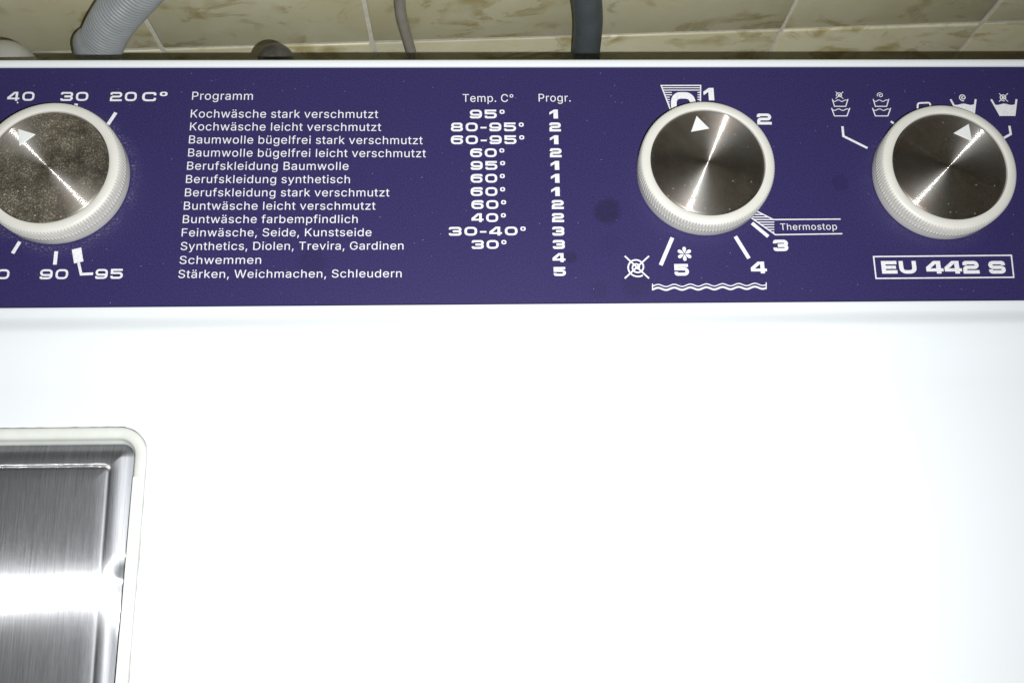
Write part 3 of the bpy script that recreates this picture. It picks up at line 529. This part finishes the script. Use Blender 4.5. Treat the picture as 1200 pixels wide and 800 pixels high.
def euro(ch, t):
    """outlines of one figure in a box 1 high; returns width, outlines"""
    W = 1.10; a = t / 2; L, R_, B, T, M = a, W - a, a, 1 - a, .5
    r = .30
    if ch == '0': return W, stroke([(L, B), (R_, B), (R_, T), (L, T)], t, r, True)
    if ch == '1':
        x = .50
        return .56, [ccw([(x - t * 1.05, 0), (x, 0), (x, 1), (x - t * .9, 1), (0, .70), (0, .70 - t * 1.15), (x - t * 1.05, .98 - t * 1.2)])]
    if ch == '2': return W, stroke([(L, T - .20), (L, T), (R_, T), (R_, M), (L, M), (L, B), (W, B)], t, [0, .22, .26, .26, .26, 0, 0])
    if ch == '3': return W, stroke([(L, T - .18), (L, T), (R_, T), (R_, M + .01), (.34, M + .01)], t, [0, .2, .24, .22, 0]) + stroke([(.34, M - .01), (R_, M - .01), (R_, B), (L, B), (L, B + .18)], t, [0, .22, .24, .2, 0])
    if ch == '4':
        k = W * .86; kl = k - t * 1.1
        return W, [[(0, .17), (kl, .17), (kl, 0), (k, 0), (k, .17), (W, .17), (W, .17 + t * .9), (k, .17 + t * .9), (k, 1), (kl - .15, 1), (0, .17 + t * 1.25)],
                   list(reversed(ccw([(kl, .17 + t * .9), (kl, 1 - t * .9), (kl - .04, 1 - t * .9), (.28, .17 + t * .9)])))]
    if ch == '5': return W, stroke([(W - .05, T), (L, T), (L, M + .08), (R_, M + .08), (R_, B), (L, B), (L, B + .20)], t, [0, 0, 0, .26, .26, .22, 0])
    if ch == '6': return W, stroke([(R_, T - .18), (R_, T), (L, T), (L, B), (R_, B), (R_, M + .08), (L, M + .08)], t, [0, .2, .28, .28, .26, .24, 0])
    if ch == '9':
        return W, [[(W - x, 1 - y) for x, y in c] for c in euro('6', t)[1]]
    if ch == '8': return W, stroke([(L, B), (R_, B), (R_, M), (L, M)], t, .24, True) + stroke([(L + .03, M), (R_ - .03, M), (R_ - .03, T), (L + .03, T)], t, .22, True)
    if ch == 'C': return W, stroke([(R_, T - .26), (R_, T), (L, T), (L, B), (R_, B), (R_, B + .26)], t, [0, .26, .28, .28, .26, 0])
    if ch == 'E': return W * .92, stroke([(W * .92, T), (L, T), (L, B), (W * .92, B)], t, 0) + stroke([(L, M), (W * .86, M)], t * .9)
    if ch == 'U': return W, stroke([(L, 1), (L, B), (R_, B), (R_, 1)], t, [0, .30, .30, 0])
    if ch == 'S': return W, stroke([(R_, T - .20), (R_, T), (L, T), (L, M), (R_, M), (R_, B), (L, B), (L, B + .20)], t, [0, .24, .24, .24, .24, .24, .24, 0])
    if ch == '-': return .56, [[(0, .42 - t * .42), (.56, .42 - t * .42), (.56, .42 + t * .42), (0, .42 + t * .42)]]
    if ch == 'o': return .46, stroke([(.07, .58), (.39, .58), (.39, .93), (.07, .93)], .135, .12, True)
    return .34, []
def figures(s, x0, x1, y0, y1, t=.22, gap=.26, label=None, skip=None):
    X = 0; cs = []
    for ch in s:
        wd, c = euro(ch, t); cs += [[(X + x, y) for x, y in q] for q in c]; X += wd + gap
    lo = min(x for c in cs for x, _ in c); hi = max(x for c in cs for x, _ in c)
    yc = (y0 + y1) / 2; a = on(x0, yc); b = on(x1, yc); bt = on((x0 + x1) / 2, y1)[1]; tp = on((x0 + x1) / 2, y0)[1]
    cs = [[(a[0] + (b[0] - a[0]) * (x - lo) / (hi - lo), bt + (tp - bt) * y) for x, y in c] for c in cs]
    return printed('figure', cs, label=label)
PXM = 0.000272                         # metres per photo pixel near the middle of the panel
def mark(pts, w_px, rad=0, closed=False, name='dial_mark', label=None):
    return printed(name, stroke([on(*q) for q in pts], w_px * PXM, rad, closed), label=label)

# the programme table
rows = [('Kochwäsche stark verschmutzt', 223.4, 443.1, 138.1, 138.7, '95o', 550.6, 591.3, '1', 643.8, 653.8, 134.0),
        ('Kochwäsche leicht verschmutzt', 222.5, 446.6, 153.1, 153.8, '80-95o', 528.4, 613.8, '2', 643.8, 657.2, 149.1),
        ('Baumwolle bügelfrei stark verschmutzt', 221.3, 495.3, 168.4, 169.3, '60-95o', 528.4, 614.4, '1', 644.4, 654.4, 164.1),
        ('Baumwolle bügelfrei leicht verschmutzt', 220.3, 499.1, 183.7, 184.6, '60o', 551.0, 591.0, '2', 644.4, 658.1, 179.3),
        ('Berufskleidung Baumwolle', 219.1, 408.4, 199.1, 199.4, '95o', 551.6, 591.9, '1', 645.3, 655.3, 194.1),
        ('Berufskleidung synthetisch', 217.8, 410.0, 214.7, 214.9, '60o', 551.6, 591.6, '1', 645.6, 655.6, 209.2),
        ('Berufskleidung stark verschmutzt', 216.6, 456.3, 230.3, 230.4, '60o', 551.6, 591.9, '1', 645.9, 655.9, 224.7),
        ('Buntwäsche leicht verschmutzt', 215.3, 440.0, 245.9, 245.9, '60o', 552.5, 593.1, '2', 646.6, 660.6, 239.9),
        ('Buntwäsche farbempfindlich', 214.1, 419.1, 261.6, 261.4, '40o', 552.5, 592.8, '2', 646.9, 660.9, 255.2),
        ('Feinwäsche, Seide, Kunstseide', 212.8, 435.3, 277.2, 276.9, '30-40o', 526.0, 616.0, '3', 647.2, 661.3, 271.0),
        ('Synthetics, Diolen, Trevira, Gardinen', 211.6, 472.8, 293.1, 292.5, '30o', 552.8, 593.4, '3', 647.8, 661.9, 286.6),
        ('Schwemmen', 210.3, 305.9, 309.4, 309.2, None, 0, 0, '4', 647.5, 662.5, 302.0),
        ('Stärken, Weichmachen, Schleudern', 208.8, 470.6, 325.8, 325.0, None, 0, 0, '5', 648.8, 663.1, 318.2)]
for s, x0, x1, ya, yb, tm, t0, t1, pg, p0, p1, yc in rows:
    text(s, x0, x1, ya, yb, 9.3)
    if tm: figures(tm, t0, t1, yc - 5.1, yc + 5.1, .22, .25)
    figures(pg, p0, p1, yc - 5.25, yc + 5.25, .25)
text('Programm', 225.0, 296.2, 117.2, 117.4, 9.3)
text('Temp. C°', 542.2, 601.6, 119.7, 119.8, 9.0)
text('Progr.', 631.3, 668.8, 119.4, 119.4, 9.0)

# left dial print
figures('40', 9.0, 40.5, 108.0, 118.5, .20)
figures('30', 71.2, 103.6, 108.2, 118.6, .20)
figures('20', 129.3, 160.4, 108.2, 118.9, .20)
figures('C', 166.8, 183.2, 108.4, 119.0, .20)
figures('o', 187.2, 196.2, 107.9, 118.5, .24, label='printed degree sign')
figures('80', -22.0, 11.2, 315.7, 327.2, .20)
figures('90', 47.0, 80.0, 315.6, 327.2, .20)
figures('95', 112.0, 144.2, 315.2, 326.8, .20)
mark([(135.9, 132.3), (126.6, 146.2)], 4.3)
mark([(89.6, 121.8), (86.5, 134)], 4.3)
mark([(20.6, 119.8), (20.9, 121.4)], 1.6)
mark([(23.3, 283.4), (14.9, 297.0)], 4.3)
mark([(66.1, 294.6), (64.4, 310.2)], 4.3)
mark([(89.8, 291.4), (92.4, 307.6)], 10.8, label='wide block mark of the 95 degree setting')
mark([(92.2, 307.9), (95.2, 321.4), (109.2, 320.8)], 3.2)

# middle dial print
figures('1', 824.4, 836.6, 103.4, 118.0, .25)
figures('2', 887.0, 903.8, 133.4, 146.3, .24)
figures('3', 906.0, 923.5, 281.1, 294.4, .27)
figures('4', 879.7, 898.4, 306.7, 320.4, .26)
figures('5', 790.3, 807.2, 309.4, 323.1, .26)
figures('0', 786.3, 815.6, 108.4, 139.0, .25)
mark([(881.2, 261.6), (900.2, 277.3)], 4.4)
mark([(861.7, 277.2), (877.6, 302.9)], 4.6)
mark([(787.9, 278.6), (774.2, 310.8)], 4.6)
# hatched wedge behind the 0
cs = stroke([on(786.0, 130), on(774.8, 100.6), on(821, 100.5), on(820.6, 128)], 1.6 * PXM, 0)
for i in range(1, 10):
    y = 100.5 + i * 2.75
    xl = 774.8 + (y - 100.6) * .381
    if y < 107.4: cs += stroke([on(xl, y), on(820.8, y)], 1.25 * PXM)
    else:
        xa = 784.8 if y > 113 else 787.5 - (113 - y) * 0.1
        if xa > xl + .5: cs += stroke([on(xl, y), on(xa, y)], 1.25 * PXM)
        cs += stroke([on(817.3, y), on(820.8, y)], 1.25 * PXM)
printed('symbol', cs, label='hatched wedge behind the figure 0')
# thermostop flag
cs = stroke([on(880.5, 244.4), on(906.2, 257.5), on(985.0, 256.9)], 1.5 * PXM)
cs += stroke([on(876.0, 252.4), on(908.6, 275.2), on(987.0, 274.0)], 1.5 * PXM)
for i in range(9):
    y = 248.6 + i * 2.95
    xa = 876 + (y - 252.4) * 1.43; xb = min(907.2, 880.5 + (y - 244.4) * 1.96)
    if xb > xa + .6: cs += stroke([on(max(xa, 868), y), on(xb, y)], 1.3 * PXM)
printed('symbol', cs, label='hatched flag running into two thin lines round a word')
text('Thermostop', 914.6, 981.0, 269.7, 269.3, 7.6, .03)
# six-petal flower
cx, cy = on(802.1, 297.6); cs = []
for k in range(6):
    a = math.radians(90 + 60 * k); ux, uy = math.cos(a), math.sin(a); Rr = 8.9 * PXM
    pet = []
    for i in range(16):
        q = 2 * math.pi * i / 16
        lx = Rr * .60 + Rr * .40 * math.cos(q); ly = Rr * (.235 + .07 * math.cos(q)) * math.sin(q)
        pet.append((cx + lx * ux - ly * uy, cy + lx * uy + ly * ux))
    cs.append(ccw(pet))
    cs += stroke([(cx + Rr * .10 * ux, cy + Rr * .10 * uy), (cx + Rr * .35 * ux, cy + Rr * .35 * uy)], Rr * .09)
printed('symbol', cs, label='six-petal flower symbol above figure 5')
def spiral(u, v, r_px, turns, w_px, a0=0.0):
    cx, cy = on(u, v); pts = []
    for i in range(int(turns * 28) + 1):
        t = i / (turns * 28); a = a0 + t * turns * 2 * math.pi; r = r_px * PXM * (.10 + .90 * t)
        pts.append((cx + r * math.cos(a), cy + r * math.sin(a)))
    return stroke(pts, w_px * PXM)
def cross(u, v, r_px, w_px):
    return stroke([on(u - r_px, v - r_px * .92), on(u + r_px, v + r_px * .92)], w_px * PXM) + stroke([on(u - r_px, v + r_px * .92), on(u + r_px, v - r_px * .92)], w_px * PXM)
printed('symbol', spiral(746.3, 313.2, 12.0, 2.15, 1.9, -1.9) + cross(746.3, 313.2, 14.2, 1.9), label='crossed-out spin spiral')
# double wave
up, lo = [], []
for i in range(81):
    u = 765 + 132.4 * i / 80; wv = 1.35 * math.sin(2 * math.pi * (u - 771) / 18.9 + math.pi / 2)
    v0 = 336.0 - (u - 765) * .012
    up.append(on(u, v0 - wv - 1.2)); lo.append(on(u, v0 - wv + 2.7))
printed('symbol', stroke(up, 1.3 * PXM) + stroke(lo, 2.3 * PXM) + stroke([on(764.6, 332.5), on(764.6, 340.3)], 1.2 * PXM) + stroke([on(897.8, 330.9), on(897.8, 338.8)], 1.2 * PXM), label='double wavy line symbol')

# right dial print: wash tub symbols
def tub(x0, x1, y0, y1, ins, wpx, water):
    cs = stroke([on(x0, y0), on(x0 + ins, y1), on(x1 - ins, y1), on(x1, y0)], wpx * PXM)
    if water:
        pts = []
        for i in range(17):
            t = i / 16; pts.append(on(x0 + ins * .25 + (x1 - x0 - ins * .5) * t, y0 + 2.0 + .9 * math.sin(t * math.pi * 4)))
        cs += stroke(pts, wpx * .8 * PXM)
    return cs
for dx, crossed in ((0, True), (47.9, False)):
    cs = tub(975.2 + dx, 993.6 + dx, 116.4, 125.0, 2.6, 1.2, True) + tub(974.4 + dx, 995.8 + dx, 126.9, 136.2, 3.4, 1.3, True)
    cs += spiral(983.6 + dx, 112.0, 4.0, 1.5, .95, .4)
    if crossed: cs += cross(983.6 + dx, 112.0, 4.4, .85)
    printed('symbol', cs, label='two stacked wash tubs under a crossed-out spiral' if crossed else 'two stacked wash tubs under a spiral')
printed('symbol', stroke([on(1075.2, 132), on(1075.2, 121.2), on(1090, 120.6), on(1090, 132)], 2.2 * PXM, .0008), label='arched symbol half hidden by the knob')
for x0, x1, s0, crossed in ((1113.0, 1144.0, 1128.2, False), (1160.6, 1191.8, 1175.8, True)):
    ins = 11.8 if crossed else 11.4
    yb = 136.2
    wav = [on(x0 + 3.4 + (x1 - x0 - 6.0) * i / 12, 122.6 + .8 * math.sin(i / 12 * 2 * math.pi * 1.5)) for i in range(13)]
    body = [on(x0 + ins, yb), on(x1 - 3.2, yb)] + list(reversed(wav))
    cs = [ccw(body)] + stroke([on(x0 + .8, 116.8), on(x0 + ins, yb)], 2.4 * PXM) + stroke([on(x1 - .8, 116.6), on(x1 - 3.2, yb)], 2.4 * PXM)
    cs += spiral(s0, 114.6, 4.9, 1.7, 1.3, .6)
    if crossed: cs += cross(s0, 114.6, 5.2, 1.0)
    printed('symbol', cs, label='filled wash tub under a crossed-out spiral' if crossed else 'filled wash tub under a spiral, half hidden by the knob')
mark([(987.1, 148.4), (988.2, 159.8), (1016.4, 173.8)], 2.9)
mark([(1182.7, 147.8), (1184.3, 157.4), (1172, 164.5)], 2.9)
mark([(1043.8, 142.6), (1050, 147)], 2.6)
mark([(1023.6, 300.8), (1185.0, 299.3), (1187.8, 325.0), (1026.5, 326.3)], 1.7, 0, True, 'frame_line', 'thin rectangle round the large lettering')
for ch, x0, x1 in (('E', 1032.9, 1051.0), ('U', 1053.6, 1073.8), ('4', 1085.0, 1105.2), ('4', 1106.6, 1126.8), ('2', 1128.2, 1147.0), ('S', 1158.4, 1178.0)):
    figures(ch, x0, x1, 305.9, 320.7, .27)

# ---------------------------------------------------------------- control knobs
def knob_mesh():
    N = 134; S = 8; seg = N * S
    pr = [(.0184, .0060, 0), (.01842, .0090, 0), (.0185, .00945, 0), (.0189, .00965, 0), (.0198, .00968, 0), (.0207, .0095, 0), (.0213, .0092, 0), (.02155, .0088, .4), (.02175, .0084, 1), (.0219, .0066, 1), (.0219, .0047, 1),
          (.02185, .0043, .2), (.0218, .0041, 0), (.02175, .0028, 0), (.0218, .0010, 0), (.0216, .0003, 0)]
    vv, ff_ = [], []
    for r, z, k in pr:
        for i in range(seg):
            ph = (i % S) / S
            tooth = -.00048 * k * (0, .0, .1, .6, 1, .6, .1, 0)[i % S]
            a = 2 * math.pi * i / seg
            vv.append(((r + tooth) * math.cos(a), (r + tooth) * math.sin(a), z))
    for j in range(len(pr) - 1):
        for i in range(seg):
            i2 = (i + 1) % seg
            ff_.append((j * seg + i, (j + 1) * seg + i, (j + 1) * seg + i2, j * seg + i2))
    return mesh('control_knob', vv, ff_)
kme = knob_mesh(); kme.materials.append(M_KN)
for pol in kme.polygons: pol.use_smooth = True
kme.set_sharp_from_angle(angle=math.radians(34))
def disc_mesh():
    seg, vv, ff_ = 96, [], []
    rs = [.0006, .003, .006, .009, .012, .015, .0172, .0178, .01815, .01825]
    zs = [.00932] * 7 + [.00930, .0092, .0086]
    for r, z in zip(rs, zs):
        vv += [(r * math.cos(2 * math.pi * i / seg), r * math.sin(2 * math.pi * i / seg), z) for i in range(seg)]
    for j in range(len(rs) - 1):
        ff_ += [(j * seg + i, (j + 1) * seg + i, (j + 1) * seg + (i + 1) % seg, j * seg + (i + 1) % seg) for i in range(seg)]
    ff_.append(tuple(range(seg)))
    return mesh('metal_disc', vv, ff_)
dme = disc_mesh()
for pol in dme.polygons: pol.use_smooth = True
TRI = [[(21.0, 151.0), (41.2, 157.2), (22.4, 170.6)], [(816.4, 135.8), (831.2, 150.4), (810.0, 154.2)], [(1135.4, 145.1), (1118.0, 155.7), (1139.4, 165.3)]]
KL = ['dusty cream knob of the temperature dial with speckled steel face', 'cream programme knob with clean spun steel face above the figures 3, 4 and 5', 'cream knob with spun steel face above the boxed lettering']
for i, (kx, ky) in enumerate(KN):
    k = part('control_knob', kme, M_KN)
    k.matrix_parent_inverse = machine.matrix_world.inverted(); k.location = (kx, ky, 0); k.scale = ((1.035, 1.035, 1.05), (1.0, 1.0, 1.0), (1.008, 1.008, 1.0))[i]
    k['label'] = KL[i]
    dm = dme.copy()
    d = link('metal_disc', dm, spun_metal('spun_steel', (0.85, 0.10, 0.07)[i], (3.0, 11.0, 23.0)[i]), k)
    tri = ccw([tuple((Vector(on(*q, .0096 * k.scale.z)) - Vector((kx, ky))) / k.scale.x) for q in TRI[i]])
    vv = [(x, y, .0092) for x, y in tri] + [(x, y, .00952) for x, y in tri]
    cxy = Vector((sum(x for x, _ in tri) / 3, sum(y for _, y in tri) / 3))
    vv += [(cxy.x + (x - cxy.x) * .95, cxy.y + (y - cxy.y) * .95, .0096) for x, y in tri]
    ff_ = [(6, 7, 8)] + [(a, (a + 1) % 3, 3 + (a + 1) % 3, 3 + a) for a in range(3)] + [(3 + a, 3 + (a + 1) % 3, 6 + (a + 1) % 3, 6 + a) for a in range(3)]
    link('pointer', mesh('pointer', vv, ff_), M_STRIP, k)

# ---------------------------------------------------------------- fittings on the machine's back
def dome(name, c, r, depth, m, label, rim=0.0):
    """round-headed fitting standing on a stem that runs into the back of the cabinet"""
    pr = [(r * .6, -depth), (r * .6, -.010), (r * .97, -.009), (r, -.007)]
    pr += [(r * math.cos(a), r * math.sin(a)) for a in [math.radians(d) for d in (0, 12, 24, 36, 48, 60, 72, 82)]] + [(.0001, r)]
    seg = 48; vv = []; ff_ = []
    for rr, z in pr: vv += [(c[0] + rr * math.cos(2 * math.pi * i / seg), c[1] + rr * math.sin(2 * math.pi * i / seg), c[2] + z) for i in range(seg)]
    for j in range(len(pr) - 1): ff_ += [(j * seg + i, j * seg + (i + 1) % seg, (j + 1) * seg + (i + 1) % seg, (j + 1) * seg + i) for i in range(seg)]
    b = len(vv); L_ = .024                      # bracket back to the cabinet
    bx = box_mesh('b', c[0] - r * .5, c[0] + r * .5, YB - .004, c[1], c[2] - depth - .004, c[2] - depth + .008)
    vv += [tuple(q.co) for q in bx.vertices]; ff_ += [tuple(b + i for i in p.vertices) for p in bx.polygons]
    o = part(name, mesh(name, vv, ff_), m, smooth=40); o['label'] = label
    return o
M_BLK = plain('black_rubber', (0.060, 0.058, 0.050), 0.4, 0.3, 400)
M_BEI = plain('beige_plastic', (0.36, 0.36, 0.33), 0.5, 0.08, 60)
zz = -.055
bx_, by_ = on(323.8, 73.2, zz); dome('hose_connector', (bx_, by_, zz), .0074, .03, M_BLK, 'round black fitting behind the panel')
bx_, by_ = on(8.8, 84.8, zz); dome('hose_connector', (bx_, by_, zz), .0122, .03, M_BEI, 'rounded beige fitting behind the panel by the ribbed hose')

# ---------------------------------------------------------------- hoses and cable along the wall
def catmull(P, step):
    out = []
    Q = [P[0] * 2 - P[1]] + P + [P[-1] * 2 - P[-2]]
    for i in range(1, len(Q) - 2):
        p0, p1, p2, p3 = Q[i - 1:i + 3]; n = max(2, int((p2 - p1).length / step))
        for k in range(n):
            t = k / n
            out.append(.5 * ((2 * p1) + (p2 - p0) * t + (2 * p0 - 5 * p1 + 4 * p2 - p3) * t * t + (3 * p1 - p0 - 3 * p2 + p3) * t ** 3))
    out.append(P[-1]); return out
def tube(name, P, r, step, m, seg=24, rib=0, pitch=1, r_end=None):
    pts = catmull(P, step); vv, ff_ = [], []; N = None; s = 0
    for i, p in enumerate(pts):
        t = (pts[min(i + 1, len(pts) - 1)] - pts[max(i - 1, 0)]).normalized()
        if N is None: N = t.orthogonal().normalized()
        N = (N - t * N.dot(t)).normalized(); B = t.cross(N)
        if i: s += (p - pts[i - 1]).length
        rr = r + rib * math.cos(2 * math.pi * s / pitch)
        for k in range(seg):
            a = 2 * math.pi * k / seg; vv.append(tuple(p + N * (rr * math.cos(a)) + B * (rr * math.sin(a))))
        if i: ff_ += [((i - 1) * seg + k, (i - 1) * seg + (k + 1) % seg, i * seg + (k + 1) % seg, i * seg + k) for k in range(seg)]
    ff_.append(tuple(range(seg))); ff_.append(tuple(reversed(range(len(vv) - seg, len(vv)))))
    return link(name, mesh(name, vv, ff_), m, smooth=180 if rib else 70)
def tagged(o, label, cat, group=None):
    o['label'] = label; o['category'] = cat
    return o
M_HOSE = plain('grey_corrugated_plastic', (0.295, 0.315, 0.335), 0.42, 0.08, 120)
M_CABLE = plain('grey_cable', (0.34, 0.325, 0.29), 0.5, 0.08, 200)
M_PIPE = plain('slate_rubber_hose', (0.095, 0.115, 0.132), 0.5, 0.10, 150)
def wpath(pts, off): return [on_wall(u, v, o if o is not None else off) for u, v, o in pts]
off = .0195
P = wpath([(115, 66, None), (118, 54, None), (125.5, 36, None), (138.5, 16, None), (152, 0, None), (172, -22, None), (205, -52, None)], off)
d0 = P[0]
P = [Vector((d0.x - .012, d0.y, FLOOR_Z + .014)), Vector((d0.x - .016, d0.y, d0.z - .32)), Vector((d0.x - .010, d0.y, d0.z - .08))] + P
P += [P[-1] + Vector((.030, .002, .026)), P[-1] + Vector((.050, .012, .034)), P[-1] + Vector((.058, .045, .036))]
hose = tagged(tube('drain_hose', P, .0089, .00026, M_HOSE, 24, .00042, .0021), 'pale grey corrugated drain hose slanting up the wall behind the machine', 'hose')
P = wpath([(484, 72, None), (481.5, 60, None), (476.5, 42, None), (471.5, 24, None), (469, 8, None), (468.5, -8, None), (470, -60, None)], .0053)
d0 = P[0]
P = [Vector((d0.x + .012, d0.y, FLOOR_Z + .006)), Vector((d0.x + .014, d0.y, d0.z - .2)), Vector((d0.x + .006, d0.y, d0.z - .03))] + P
P += [P[-1] + Vector((.002, .003, .030)), P[-1] + Vector((.002, .022, .042))]
tagged(tube('power_cable', P, .0025, .004, M_CABLE, 16), 'thin grey cable hanging on the tiles right of the ribbed hose', 'cable')
P = wpath([(686.5, 74, None), (687, 60, None), (688.8, 40, None), (689.5, 22, None), (688.2, 4, None), (686, -14, None), (682, -60, None)], .015)
d0 = P[0]
P = [Vector((d0.x - .004, d0.y, FLOOR_Z + .011)), Vector((d0.x - .006, d0.y, d0.z - .25)), Vector((d0.x - .003, d0.y, d0.z - .04))] + P
P += [P[-1] + Vector((-.002, .003, .024)), P[-1] + Vector((-.003, .018, .038)), P[-1] + Vector((-.003, .045, .041))]
tagged(tube('water_hose', P, .0065, .004, M_PIPE, 28), 'smooth slate-blue water hose rising straight up the tiled wall', 'hose')
